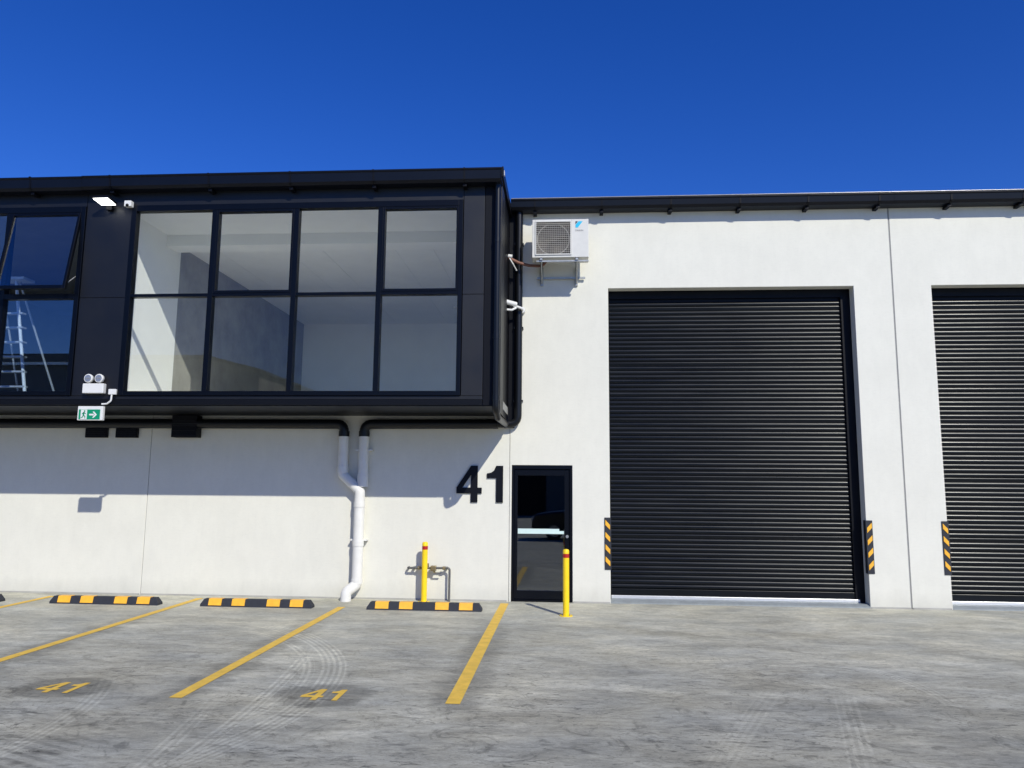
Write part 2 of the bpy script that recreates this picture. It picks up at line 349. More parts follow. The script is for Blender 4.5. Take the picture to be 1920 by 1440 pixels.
# ------------------------------------------------------------------ ground
g = MB(); xs = [-400, -60, -20, -10, 0, 10, 20, 60, 400]; ys = [-400, -80, -30, -14, -8, -3, 0]
vs = [(x, y, gz(y)) for y in ys for x in xs]; nx = len(xs)
g.add(vs, [(j*nx+i, j*nx+i+1, (j+1)*nx+i+1, (j+1)*nx+i) for j in range(len(ys)-1) for i in range(nx-1)])
g.add([(x, y, 0) for y in (0, 400) for x in (-400, 400)], [(0, 1, 3, 2)])
structure(g.build('ground', 'ground'))

def sheet(name, quad, lift=.004):
    b = MB(); b.add([(x, y, gz(y)+lift) for x, y in quad], [tuple(range(len(quad)))]); return b.build(name, 'line', org=(sum(q[0] for q in quad)/len(quad), sum(q[1] for q in quad)/len(quad), 0))
for i, (x0, x1, ya, yb, lab) in enumerate((
        (-.93, -.815, -.2, -5.235, 'yellow bay line ending nearest the glass door, rightmost of the painted lines'),
        (-3.1, -2.995, -.78, -5.28, 'yellow bay line starting at the foot of the white drainpipe'),
        (-5.345, -5.24, -.25, -5.28, 'yellow bay line running between the two left wheel stops in full view'),
        (-7.545, -7.44, -.3, -5.28, 'short visible piece of yellow bay line at the left picture edge'))):
    tag(sheet('bay_line', [(x0, yb), (x1, yb), (x1, ya), (x0, ya)]), lab, 'bay line', 'painted yellow parking bay lines')

# numerals: outlines in unit height, black on the wall and yellow stencils on the ground
ONE = [[(.30, 0), (.30, .68), (.27, .68), (.02, .66), (.02, .80), (.16, .82), (.27, .88), (.32, 1.0), (.50, 1.0), (.50, 0)]]
def four(w=.70):
    # quads that butt: stem, bar, diagonal
    return [[(.40, 0), (.40, .24), (.585, .24), (.585, 0)],
            [(0, .24), (0, .40), (.40, .40), (.40, .24)], [(.585, .24), (.585, .40), (.70, .40), (.70, .24)],
            [(.40, .24), (.40, 1.0), (.585, 1.0), (.585, .24)],
            [(0, .40), (.40, 1.0), (.40, .75), (.165, .40)]]
ONEQ = [[(.27, 0), (.27, 1.0), (.455, 1.0), (.455, 0)], [(.02, .66), (.02, .79), (.13, .81), (.21, .87), (.27, 1.0), (.27, .66)]]
def numeral(polys, fn, a, b):
    m_ = MB()
    for p in polys: m_.prism(p, a, b, fn)
    return m_
zb, hh = 1.408, .535
for polys, x0, sx, nm, lab in ((four(), -1.614, .533, 'house_number', 'large black numeral 4 fixed to the white wall left of the door'), (ONEQ, -1.175, .545, 'house_number', 'large black numeral 1 fixed to the white wall beside the door frame')):
    o = numeral(polys, lambda u, v, w, x0=x0, sx=sx: (x0+u*sx, w, zb+v*hh), -.022, 0).build(nm, 'num', org=(x0, 0, zb)); tag(o, lab, 'number', 'large black unit numbers on the wall')
for i, (cx, lab) in enumerate(((-4.115, 'yellow stencilled number 41 painted on the ground in the bay under the exit sign'), (-1.93, 'yellow stencilled number 41 painted in the bay behind the wheel stop nearest the door'))):
    t = thing('bay_number', (cx, -5.08, 0), lab, 'number', 'yellow bay numbers painted on the ground')
    for polys, nm, dx, sx in ((four(), 'numeral', -.165, .255), (ONEQ, 'numeral', .045, .235)):
        b = MB()
        for p in polys:
            q = [(cx+dx+u*sx, -5.235+v*.315) for u, v in p]; b.add([(x, y, gz(y)+.004) for x, y in q], [tuple(range(len(q)))])
        b.build(nm, 'line', t)

# ------------------------------------------------------------------ warehouse
wh = thing('warehouse', (0, 0, 0), 'white precast concrete warehouse unit with dark projecting upper floor and roller doors', 'building')
TOP = 5.97; TH = .18
def panel_cells(x0, x1, z0, z1, holes):
    xs = sorted({x0, x1, *[v for h_ in holes for v in h_[:2]]}); zs = sorted({z0, z1, *[v for h_ in holes for v in h_[2:]]})
    def solid(i, j):
        if i < 0 or j < 0 or i >= len(xs)-1 or j >= len(zs)-1: return False
        cx, cz = (xs[i]+xs[i+1])/2, (zs[j]+zs[j+1])/2
        return not any(h_[0] < cx < h_[1] and h_[2] < cz < h_[3] for h_ in holes)
    b = MB()
    for i in range(len(xs)-1):
        for j in range(len(zs)-1):
            if not solid(i, j): continue
            xa, xb, za, zb_ = xs[i], xs[i+1], zs[j], zs[j+1]
            b.add([(xa, 0, za), (xb, 0, za), (xb, 0, zb_), (xa, 0, zb_)], [(0, 1, 2, 3)]); b.add([(xa, TH, za), (xb, TH, za), (xb, TH, zb_), (xa, TH, zb_)], [(3, 2, 1, 0)])
            if not solid(i-1, j): b.add([(xa, 0, za), (xa, 0, zb_), (xa, TH, zb_), (xa, TH, za)], [(0, 1, 2, 3)])
            if not solid(i+1, j): b.add([(xb, 0, za), (xb, TH, za), (xb, TH, zb_), (xb, 0, zb_)], [(0, 1, 2, 3)])
            if not solid(i, j-1): b.add([(xa, 0, za), (xa, TH, za), (xb, TH, za), (xb, 0, za)], [(0, 1, 2, 3)])
            if not solid(i, j+1): b.add([(xa, 0, zb_), (xb, 0, zb_), (xb, TH, zb_), (xa, TH, zb_)], [(0, 1, 2, 3)])
    # weld so every panel is one closed shell
    key = {}; vs = []; mp = []
    for v in b.v:
        k = tuple(round(c, 4) for c in v)
        if k not in key: key[k] = len(vs); vs.append(v)
        mp.append(key[k])
    b.v = vs; b.f = [tuple(mp[i] for i in q) for q in b.f]; return b
J = .004
RD = [(.632, 4.228, -.1, 4.615), (5.336, 8.93, -.1, 4.615)]
panels = [(-14, -6.335-J, -.1, 2.72, []), (-6.335+J, -.834-J, -.1, 2.72, []),
          (-.834+J, 4.775, -.1, TOP, [(-.80, .088, -.1, 1.955), RD[0]]), (4.795, 10.41, -.1, TOP, [RD[1]]), (10.43, 16, -.1, TOP, [])]
for x0, x1, z0, z1, hs_ in panels:
    hs_ = [(a, b, z0, d) for a, b, c, d in hs_]
    panel_cells(x0, x1, z0, z1, hs_).build('wall_panel', 'wall', wh, bevel=.006)
for x, z1, j in ((-6.335, 2.72, J), (-.834, 2.66, .005), (4.785, TOP, .010), (10.42, TOP, .01)):
    MB().box(x-j-.004, x+j+.004, .010, .15, 0, z1).build('sealant_joint', 'seal', wh)
MB().box(-14, -.82, .0, 0.18, 2.72, 2.80).build('floor_edge', 'conc', wh)

# roller doors ------------------------------------------------------
PITCH_S = .0655; YC = .23
def slat_mesh(w, seam):
    prof = []
    n = 10; dz = PITCH_S
    for i in range(n+1):
        t = i/n; y = -.0145*math.sin(math.pi*t)**.7 if 0 < t < 1 else 0
        prof.append((y - (.006 if seam and .5 < t < .97 else 0) + (.005*math.sin(math.pi*t) if seam else 0), t*dz))
    b = MB(); vs = [(0, y, z) for y, z in prof]+[(w, y, z) for y, z in prof]+[(0, .006, 0), (0, .006, dz), (w, .006, 0), (w, .006, dz)]
    k = n+1; fs = [(i, k+i, k+i+1, i+1) for i in range(n)]
    b.add(vs, fs, True); b.add([(0, 0, 0), (w, 0, 0), (w, .006, 0), (0, .006, 0), (0, 0, dz), (w, 0, dz), (w, .006, dz), (0, .006, dz)], [(2, 3, 7, 6), (0, 1, 2, 3), (4, 7, 6, 5)])
    return b
for di, (rx0, rx1, _, rz1) in enumerate(RD):
    b = MB()   # head box and dark backing of the curtain
    b.box(rx0-.1, rx1+.1, YC-.02, YC+.4, 4.50, 4.75)
    b.box(rx0-.1, rx1+.1, YC+.02, YC+.06, .0, 4.50)
    door = b.build('roller_door', 'black', wh)
    gw = .13
    for s_, (a, c_) in enumerate(((rx0-.09, rx0+.02), (rx1-gw, rx1+.09))):
        MB().box(a, c_, YC-.045 if s_ else YC-.05, YC+.02, 0, 4.50).build('guide', 'black', door)
    MB().box(rx0+.02, rx1-gw, YC-.028, YC+.016, .095, .185).build('bottom_rail', 'slat', door, bevel=.004)
    MB().box(rx0+.005, rx1-gw+.06, YC-.05, YC+.016, .048, .092).build('weather_bar', 'alu', door, bevel=.004)
    w = rx1-gw-rx0-.02; z = .187; protos = {}
    k = 0
    while z+PITCH_S < 4.50:
        seam = (k % 13 == 11)
        org = Vector((rx0+.02, YC, z))
        if seam not in protos:
            o = slat_mesh(w, seam).build('slat', 'slat', door, loc=org); protos[seam] = o
        else:
            o = protos[seam].copy(); C.objects.link(o); o.location = org
        # curtain hangs a little unevenly
        o.rotation_euler = (R(random.uniform(-1.1, 1.1)), 0, R(random.uniform(-.02, .02)))
        z += PITCH_S; k += 1
    # folded steel threshold
    q = MB(); q.extx([(.0, .0), (.0, .018), (.05, .045), (.26, .047), (.26, .0)], rx0, rx1); q.build('threshold', 'sill', door)

# glass entry door --------------------------------------------------
dx0, dx1, dz1 = -.797, .085, 1.950
b = MB(); b.box(dx0, dx0+.035, .0, .10, 0.008, dz1); b.box(dx1-.035, dx1, .0, .10, 0.008, dz1); b.box(dx0+.035, dx1-.035, .0, .10, dz1-.05, dz1); b.box(dx0+.035, dx1-.035, .0, .10, 0.008, .03)
ed = b.build('entry_door', 'frame', wh, bevel=.003)
b = MB(); a0, a1 = dx0+.038, dx1-.038
b.box(a0, a0+.045, .025, .075, .035, dz1-.055); b.box(a1-.075, a1, .025, .075, .035, dz1-.055); b.box(a0+.045, a1-.075, .025, .075, dz1-.145, dz1-.055); b.box(a0+.045, a1-.075, .025, .075, .035, .155)
b.build('door_leaf', 'frame', ed, bevel=.003)
MB().box(a0+.04, a1-.07, .046, .052, .15, dz1-.14).build('pane', 'glassd', ed)
b = MB(); b.box(a0+.052, a1-.15, .040, .0445, .962, 1.035); b.box(a1-.15, a1-.082, .040, .0445, .962, 1.005); b.build('safety_strip', 'track', ed)
b = MB(); b.tube([(a1-.035, .022, .93), (a1-.035, -.005, .93)], .022, 14); b.build('lock', 'galv', ed)

# corner guards: rubber angle on the jamb corners with slanting amber blocks
cgs = [(.632, 1, 'striped rubber corner guard on the jamb right of the glass door'), (4.228, -1, 'striped rubber corner guard on the right jamb of the nearest whole roller door'), (5.336, 1, 'striped rubber corner guard beside the cut-off roller door at right')]
for x, s_, lab in cgs:
    t = thing('corner_guard', (x, 0, .47), lab, 'corner guard', 'black and amber corner guards on the roller door jambs')
    p = [(x+s_*.012, -.012), (x-s_*.082, -.012), (x-s_*.082, -.002), (x+s_*.002, -.002), (x+s_*.002, .08), (x+s_*.012, .08)]
    MB().extz(p, .47, 1.208).build('rubber_angle', 'rub', t, bevel=.003)
    for k in range(4):
        zc = .60+k*.172
        a, c_ = x-s_*.070, x-s_*.004
        MB().exty([(a, zc+.06), (c_, zc-.012), (c_, zc-.082), (a, zc-.012)], -.018, -.010).build('amber_block', 'amb', t)

# projecting upper floor box ---------------------------------------
BX0, BX1, BY = -14.0, -.862, -1.40
ZB, ZT = 2.69, 5.93
# soffit & floor
MB().box(BX0, BX1-.003, BY+.02, -.003, ZB-.012, ZB).build('soffit_lining', 'fascia', wh)
MB().box(BX0, BX1-.003, BY+.05, 0, ZB+.002, 2.80).build('floor_slab', 'conc', wh)
# fascia strips under the windows
MB().box(BX0, -1.10, BY-.004, BY+.05, ZB, 2.765).build('lower_fascia', 'fascia', wh, bevel=.003)
MB().box(BX0, -1.10, BY+.006, BY+.05, 2.768, 2.815).build('sill_flashing', 'panel', wh, bevel=.003)
# cladding around windows
WZ0, WZ1, WZM = 2.817, 5.50, 4.205
for x0, x1 in ((-6.735, -6.075), (-1.385, -1.095)):
    for z0, z1 in ((2.817, 4.18), (4.186, 5.78)):
        MB().box(x0+.003, x1-.003, BY, BY+.04, z0, z1).build('cladding_panel', 'panel', wh, bevel=.002)
    MB().box(x0-.02, x1+.02, BY+.042, BY+.12, 2.80, 5.78).build('cladding_backing', 'black', wh)
MB().box(BX0, -6.738, BY-.002, BY+.04, WZ1+.003, 5.78).build('cladding_panel', 'panel', wh)
MB().box(-6.072, -1.388, BY-.002, BY+.04, WZ1+.003, 5.78).build('cladding_panel', 'panel', wh)
# end wall of the box and dark corner return
MB().box(-1.092, BX1-.03, BY-.0, BY+.05, ZB, 5.78).build('corner_trim', 'black', wh, bevel=.003)
MB().box(BX1-.028, BX1+.0, BY-.012, BY+.46, ZB-.10, 5.80).build('end_cladding', 'panel', wh, bevel=.003)
MB().box(BX1-.028, BX1-.006, BY+.462, -.003, ZB-.10, 5.80).build('end_cladding', 'black', wh)
MB().box(BX1-.13, BX1-.04, BY+.06, 6.2, 2.8, 5.6).build('room_wall', 'plaster', wh)
# roofs
b = MB(); b.extx([(BY-.16, 5.862), (9, 6.15), (9, 6.25), (BY-.16, 5.885)], BX0, BX1+.02); b.build('roof', 'roof', wh)
b = MB(); b.extx([(-.02, 5.975), (9, 6.12), (9, 6.2), (-.02, 6.0)], BX1+.05, 16); b.build('roof', 'roof', wh)
MB().box(BX0, BX1, BY+.01, BY+.05, 5.782, 5.86).build('head_flashing', 'black', wh)
MB().box(BX1+.007, BX1+.03, BY-.20, .02, 5.74, 5.882).build('barge_flashing', 'fascia', wh, bevel=.003)
MB().box(BX1+.002, -.765, -.03, -.002, 2.50, 5.80).build('corner_flashing', 'black', wh)
# gutters: quad profile, open trough
def gutter(x0, x1, yb, zt, d, h, name='gutter'):
    p = [(yb, zt-.012), (yb, zt-h), (yb-d*.72, zt-h), (yb-d*.88, zt-h+.035), (yb-d*.93, zt-.03), (yb-d, zt-.018), (yb-d, zt), (yb-d+.016, zt), (yb-d+.016, zt-.012), (yb-d*.86, zt-.03), (yb-d*.82, zt-h+.038), (yb-d*.70, zt-h+.006), (yb-.006, zt-h+.006), (yb-.006, zt-.012)]
    b = MB()
    n = len(p); vs = [(x0, y, z) for y, z in p]+[(x1, y, z) for y, z in p]
    b.add(vs, [(i, (i+1) % n, n+(i+1) % n, n+i) for i in range(n)]); return b
gb = gutter(-14, -6.72, BY+.01, 5.862, .225, .18).build('gutter', 'gutter', wh)
gutter(-6.715, BX1+.0, BY+.01, 5.868, .225, .18).build('gutter', 'gutter', wh)
gutter(BX1+.03, 4.785, -.0, 5.947, .26, .15).build('gutter', 'gutter', wh)
gutter(4.79, 16, -.0, 5.948, .26, .15).build('gutter', 'gutter', wh)
MB().box(BX1, BX1+.006, BY-.215, BY+.01, 5.69, 5.868).build('gutter_end_cap', 'gutter', wh)
b = MB().box(BX1+.031, BX1+.036, BY-.10, BY-.04, 5.80, 5.87); b.build('end_cap_highlight', 'white', wh)  # small white chip painting in the highlight on the gutter end cap
def strap(x, yb, zt, d, h):
    b = MB(); w = .012
    b.box(x-w, x+w, yb-d-.004, yb-d+.001, zt-.02, zt+.006); b.box(x-w, x+w, yb-d, yb+.01, zt+.001, zt+.006)
    b.extx([(yb-d*.93-.004, zt-.02), (yb-d*.93+.0, zt-.03), (yb-d*.88, zt-h+.033), (yb-d*.72, zt-h-.001), (yb-.0, zt-h-.001), (yb-.0, zt-h-.006), (yb-d*.74, zt-h-.006), (yb-d*.9-.005, zt-h+.031), (yb-d*.93-.006, zt-.02)][:-1], x-w, x+w)
    b.box(x-.026, x+.026, yb-d*.62, yb, zt-h-.042, zt-h-.007)
    return b
x = -.5
st = strap(0, 0, 5.948, .26, .15)
for i, x in enumerate((-.47, .537, 1.564, 2.578, 3.563, 4.582, 5.595, 6.602, 7.62, 8.64, 9.66)):
    if i == 0: s0 = st.build('gutter_bracket', 'black', wh, loc=(x, 0, 0))
    else: o = s0.copy(); C.objects.link(o); o.location = (x, 0, 0)
st = strap(0, 0, 5.866, .225, .18)
for i, x in enumerate((-9.8, -8.64, -7.47, -6.31, -4.90, -3.755, -2.60, -1.36)):
    if i == 0: s1 = st.build('gutter_bracket', 'black', wh, loc=(x, BY+.01, 0))
    else: o = s1.copy(); C.objects.link(o); o.location = (x, BY+.01, 0)

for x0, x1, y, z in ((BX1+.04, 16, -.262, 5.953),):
    MB().tube([(x0, y, z), (x1, y, z)], .007, 8).build('gutter_bead_highlight', 'bead_highlight', wh)  # front lip in paler grey than the gutter: its bright glint put in as colour
# windows -----------------------------------------------------------
FY0, FY1 = BY-.02, BY+.085
def bar(b, x0, x1, z0, z1, y0=FY0, y1=FY1): b.box(x0, x1, y0, y1, z0, z1)
X0, X1 = -6.07, -1.39
mull = [-4.865, -3.70, -2.525]
b = MB(); bar(b, X0, X0+.075, WZ0, WZ1); bar(b, X1-.06, X1, WZ0, WZ1); bar(b, X0+.075, X1-.06, WZ1-.085, WZ1); bar(b, X0+.075, X1-.06, WZ0, WZ0+.06)
win = b.build('window', 'frame', wh, bevel=.003)
for mx in mull: MB().box(mx-.035, mx+.035, FY0+.003, FY1-.003, WZ0+.062, WZ1-.087).build('mullion', 'frame', win, bevel=.002)
edges = [X0+.075]+[v for mx in mull for v in (mx-.035, mx+.035)]+[X1-.06]
lights = [(edges[2*i], edges[2*i+1]) for i in range(4)]
for i, (a, c_) in enumerate(lights):
    MB().box(a+.001, c_-.001, FY0+.006, FY1-.006, WZM-.022, WZM+.022).build('transom', 'frame', win, bevel=.002)
    MB().box(a-.004, c_+.004, BY+.03, BY+.036, WZ0+.055, WZM-.015).build('pane', 'glass', win)
    if i in (1, 3):   # awning sashes, shut
        b = MB(); z0, z1 = WZM+.024, WZ1-.088
        b.box(a+.002, a+.03, FY0+.0, FY1-.01, z0, z1); b.box(c_-.03, c_-.002, FY0, FY1-.01, z0, z1); b.box(a+.03, c_-.03, FY0, FY1-.01, z0, z0+.035); b.box(a+.03, c_-.03, FY0, FY1-.01, z1-.03, z1)
        b.build('sash', 'frame', win, bevel=.002)
        MB().box(a+.025, c_-.025, BY+.02, BY+.026, z0+.03, z1-.025).build('pane', 'glass', win)
    else:
        MB().box(a-.004, c_+.004, BY+.03, BY+.036, WZM+.015, WZ1-.08).build('pane', 'glass', win)
# left window
LX0, LX1 = -11.4, -6.74
lm = [-10.25, -9.05, -7.865]
b = MB(); bar(b, LX0, LX0+.075, WZ0, WZ1); bar(b, LX1-.065, LX1, WZ0, WZ1); bar(b, LX0+.075, LX1-.065, WZ1-.085, WZ1); bar(b, LX0+.075, LX1-.065, WZ0, WZ0+.06)
wl = b.build('window', 'frame', wh, bevel=.003)
for mx in lm: MB().box(mx-.035, mx+.035, FY0+.003, FY1-.003, WZ0+.062, WZ1-.087).build('mullion', 'frame', wl)
edges = [LX0+.075]+[v for mx in lm for v in (mx-.035, mx+.035)]+[LX1-.065]
for i in range(4):
    a, c_ = edges[2*i], edges[2*i+1]
    MB().box(a+.001, c_-.001, FY0+.006, FY1-.006, WZM-.035, WZM+.035).build('transom', 'frame', wl)
    MB().box(a-.004, c_+.004, BY+.03, BY+.036, WZ0+.055, WZM-.03).build('pane', 'glassb', wl)
    z0, z1 = WZM+.037, WZ1-.088
    if i == 3:   # this awning sash is pushed open at the bottom
        H = z1-z0; hinge = Vector((0, FY0, z1)); an = R(10.5)
        def rot(v): dz = v[2]-z1; dy = v[1]-FY0; return (v[0], FY0+dy*math.cos(an)+dz*math.sin(an), z1+dz*math.cos(an)-dy*math.sin(an))
        b = MB(); b.box(a+.002, a+.04, FY0, FY0+.05, z0, z1); b.box(c_-.04, c_-.002, FY0, FY0+.05, z0, z1); b.box(a+.04, c_-.04, FY0, FY0+.05, z0, z0+.05); b.box(a+.04, c_-.04, FY0, FY0+.05, z1-.04, z1)
        b.v = [rot(v) for v in b.v]; b.build('open_sash', 'frame', wl, bevel=.002)
        b = MB().box(a+.035, c_-.035, FY0+.02, FY0+.026, z0+.045, z1-.035); b.v = [rot(v) for v in b.v]; b.build('pane', 'glassb', wl)
        zb_ = z0+.03; b = MB().tube([(c_-.02, FY0+.03, z0+.25), rot((c_-.05, FY0+.04, z0+.06))], .008, 8); b.build('stay_arm', 'galv', wl)
    else:
        MB().box(a-.004, c_+.004, BY+.03, BY+.036, WZM+.03, WZ1-.08).build('pane', 'glassb', wl)

# rooms behind the glass
def part(n_, m_, *bx): return MB().box(*bx).build(n_, m_, wh)
RX0, RX1 = -6.23, BX1-.135
part('room_wall', 'plaster', -6.40, RX0, BY+.12, .30, 2.8, 5.6)
part('room_wall', 'conc', -6.40, RX0-.004, .301, 6.25, 2.8, 5.6)
part('room_wall', 'plaster', RX0-.02, RX1, 6.21, 6.3, 2.8, 5.6)
part('room_floor', 'floor', RX0-.02, RX1, BY+.1, 6.21, 2.80, 2.82)
MB().box(RX0, RX1, BY+.09, -.15, 5.50, 5.56).build('room_ceiling', 'ceil', wh)
for xa, xb in ((RX0-.02, -5.72), (-5.714, -4.56), (-4.554, -3.98), (-3.974, -2.78), (-2.774, -2.15), (-2.144, RX1)):
    MB().box(xa, xb, .19, 6.21, 5.455, 5.54).build('ceiling_board', 'ceil', wh)
MB().box(RX0-.02, RX1, -.15, .19, 5.325, 5.54).build('bulkhead', 'plaster', wh)
MB().box(RX0+.155, RX1, BY+.088, BY+.12, 5.425, 5.56).build('window_head', 'plaster', wh)
for q in ((-3.4, 2.3), (-2.35, 4.6)):
    b = MB(); b.tube([(q[0], q[1], 5.455), (q[0], q[1], 5.43), (q[0], q[1], 5.41)], [.06, .055, .02], 14); b.build('sprinkler_rose', 'white', wh)
# left room, unlit and unfinished
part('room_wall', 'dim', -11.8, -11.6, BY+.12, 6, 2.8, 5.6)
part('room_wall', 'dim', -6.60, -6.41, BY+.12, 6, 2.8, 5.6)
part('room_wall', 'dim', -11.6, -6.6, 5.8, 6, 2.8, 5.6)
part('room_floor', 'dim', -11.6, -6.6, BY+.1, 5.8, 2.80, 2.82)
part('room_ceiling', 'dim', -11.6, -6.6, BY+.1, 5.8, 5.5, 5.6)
# ground floor inside the glass door
part('room_wall', 'dim', -3.0, -2.9, .19, 6, 0, 2.7); part('room_wall', 'dim', .3, .4, .19, 6, 0, 2.7); part('room_wall', 'dim', -2.9, .3, 5.9, 6, 0, 2.7)
part('room_ceiling', 'dim', -2.9, .3, .19, 5.9, 2.6, 2.7); part('room_floor', 'dim', -2.9, .3, .12, 5.9, .002, .012)
# shell
part('side_wall', 'conc', -14.2, -14, BY+.05, 9, -.1, 5.8); part('side_wall', 'conc', 16, 16.2, 0, 9, -.1, 5.95); part('back_wall', 'conc', -14.2, 16.2, 9, 9.2, -.1, 6.1)

# step ladder in the left room
ld = thing('step_ladder', (-8.3, -.35, 2.82), 'tall white step ladder standing inside the room behind the left window', 'ladder')
apex = 4.75; 
for sx in (-1, 1):
    t0 = Vector((-8.68+sx*.15, -.30, apex)); e0 = Vector((-8.30+sx*.30-.06, -.62, 2.82))
    MB().tube([e0+Vector((-.1 if sx < 0 else .1, 0, 0)), t0], .028, 4).build('front_rail', 'fibre', ld)
    MB().tube([Vector((-8.56+sx*.33, .55, 2.82)), t0+Vector((0, .08, 0))], .02, 4).build('rear_rail', 'lad', ld)
for k in range(7):
    t = .12+.12*k; w_ = .40-.26*t
    cx = -8.36-.20*t; y = -.62+.32*t; z = 2.82+1.93*t
    MB().box(cx-w_, cx+w_, y-.03, y+.06, z-.012, z+.012).build('step', 'lad', ld)
MB().box(-8.78, -8.34, -.40, -.14, apex, apex+.04).build('top_cap', 'fibre', ld)

# black box vents on wall under the overhang
for x0, x1, z0, z1, y0, lab in ((-7.37, -7.02, 2.335, 2.50, -.05, 'small black wall vent below the exit sign, left of the close pair'), (-6.885, -6.537, 2.335, 2.50, -.05, 'small black wall vent in the middle of the three under the overhang'), (-5.94, -5.55, 2.338, 2.668, -.17, 'taller black vent box crossing in front of the horizontal black pipe')):
    t = thing('wall_vent', ((x0+x1)/2, 0, z0), lab, 'vent', 'black vents on the wall under the overhang')
    MB().box(x0, x1, y0, -.002, z0, z1).build('hood', 'black', t, bevel=.004)
    for k in range(4):
        z = z0+.022+k*(z1-z0-.04)/4; MB().box(x0+.02, x1-.02, y0-.008, y0-.001, z, z+.014).build('louvre', 'dark', t)

# drainpipes --------------------------------------------------------
def pipe_thing(loc, lab): return thing('drainpipe', loc, lab, 'drainpipe')
r1 = .072; YP = -.10
p1 = pipe_thing((-3.3, 0, 0), 'drainpipe that is black along the overhang and white down the wall to the ground')
MB().tube(path([(-13.9, YP, 2.545), (-3.305, YP, 2.545), (-3.305, YP, 2.40)], .12), r1, 20).build('upper_pipe', 'pipe', p1)
MB().tube([(-3.305, YP, 2.44), (-3.305, YP, 2.36)], r1+.008, 20).build('socket', 'pipe', p1)
MB().tube(path([(-3.305, YP, 2.40), (-3.305, YP, 1.80), (-3.03, YP-.02, 1.56), (-3.03, YP-.02, .22), (-3.15, YP-.14, .12), (-3.15, YP-.14, -.03)], .075), r1+.004, 20).build('lower_pipe', 'pvc', p1)
for z in (1.87, ): MB().tube([(-3.305, YP, z-.05), (-3.305, YP, z+.05)], r1+.011, 20).build('socket', 'pvc', p1)
for z in (1.36, .80, .26): MB().tube([(-3.03, YP-.02, z-.035), (-3.03, YP-.02, z+.035)], r1+.011, 20).build('socket', 'pvc', p1)
for z in (.85,): MB().box(-3.15, -2.91, YP-.015, -.002, z-.012, z+.012).build('clip', 'pvc', p1)
p2 = pipe_thing((-.71, 0, 0), 'drainpipe dropping from the main gutter beside the black box and turning left along the wall')
MB().tube(path([(-.71, -.085, 5.80), (-.71, -.085, 2.555), (-3.0, -.085, 2.545), (-3.0, -.085, 2.40)], .13), [.052]*8+[.070]*20 if False else .056, 20).build('downpipe', 'pipe', p2)
MB().tube(path([(-1.0, YP, 2.553), (-3.0, YP, 2.545), (-3.0, YP, 2.40)], .12), r1, 20).build('upper_pipe', 'pipe', p2)
MB().tube([(-3.0, YP, 2.44), (-3.0, YP, 2.36)], r1+.008, 20).build('socket', 'pipe', p2)
MB().tube([(-3.0, YP, 2.42), (-3.0, YP, 1.62)], r1+.002, 20).build('lower_pipe', 'pvc', p2)
MB().tube([(-3.0, YP, 1.62), (-3.0, YP, 1.80)], r1+.010, 20).build('socket', 'pvc', p2)
MB().box(-3.12, -2.88, YP-.02, -.002, 2.15, 2.172).build('clip', 'pvc', p2)
for z in (5.3, 4.0, 2.9): MB().box(-.78, -.64, -.095, -.002, z-.012, z+.012).build('clip', 'pipe', p2)
p3 = pipe_thing((-.915, BY, 2.6), 'black drainpipe down the front corner of the dark box with a bent foot')
MB().tube(path([(-.915, BY-.065, 5.70), (-.915, BY-.065, 2.63), (-.90, BY+.12, 2.535), (-.88, -.2, 2.545)], .09), .043, 18).build('downpipe', 'pipe', p3)
for z in (4.9, 3.6, 2.78): MB().tube([(-.915, BY-.065, z-.03), (-.915, BY-.065, z+.03)], .048, 18).build('socket', 'pipe', p3)
MB().tube([(-.90, -.19, 2.545), (-.90, -.02, 2.545)], .05, 16).build('outlet', 'pipe', p3)

# air conditioner ----------------------------------------------------
ac = thing('air_conditioner', (-.08, -.35, 4.93), 'white outdoor air conditioning unit with square fan grille hung high on the wall', 'air conditioner')
ax0, ax1, az0, az1, ay0, ay1 = -.493, .328, 4.955, 5.530, -.50, -.20
gx0, gx1 = ax0+.045, ax0+.57
b = MB(); b.box(ax0, gx0, ay0, ay1, az0, az1); b.box(gx1, ax1, ay0, ay1, az0, az1); b.box(gx0, gx1, ay0, ay1, az1-.03, az1); b.box(gx0, gx1, ay0, ay1, az0, az0+.04); b.box(gx0, gx1, ay1-.03, ay1, az0+.04, az1-.03)
b.build('cabinet', 'acw', ac, bevel=.005)
MB().box(gx0, gx1, ay0+.16, ay0+.19, az0+.04, az1-.03).build('coil', 'acd', ac)
cxg, czg = (gx0+gx1)/2, (az0+az1)/2
b = MB(); 
ring = [(cxg+.235*math.cos(a*math.pi/18), czg+.235*math.sin(a*math.pi/18)) for a in range(36)]
b.tube([(x, ay0+.05, z) for x, z in ring]+[(ring[0][0], ay0+.05, ring[0][1])], .008, 8, False); b.build('fan_ring', 'acg', ac)
b = MB()
for k in range(3):
    a = k*2.094+.4
    pts = []
    for r_, wd, tw in ((.04, .03, .02), (.12, .09, .03), (.20, .11, .03)):
        for s_ in (-1, 1):
            an = a+s_*wd/r_*.5*.8; pts.append((cxg+r_*math.cos(an), ay0+.09+s_*tw, czg+r_*math.sin(an)))
    b.add(pts, [(0, 1, 3, 2), (2, 3, 5, 4)])
    b.add([(p[0], p[1]+.006, p[2]) for p in pts], [(0, 2, 3, 1), (2, 4, 5, 3)])
b.tube([(cxg, ay0+.05, czg), (cxg, ay0+.13, czg)], .045, 16); b.build('fan', 'acd', ac)
b = MB()
nb = 17
for i in range(nb+1):
    x = gx0+.012+(gx1-gx0-.024)*i/nb; b.box(x-.0018, x+.0018, ay0-.006, ay0-.001, az0+.045, az1-.035)
b.build('grille_wires', 'acg', ac)['kind'] = 'stuff'
b = MB()
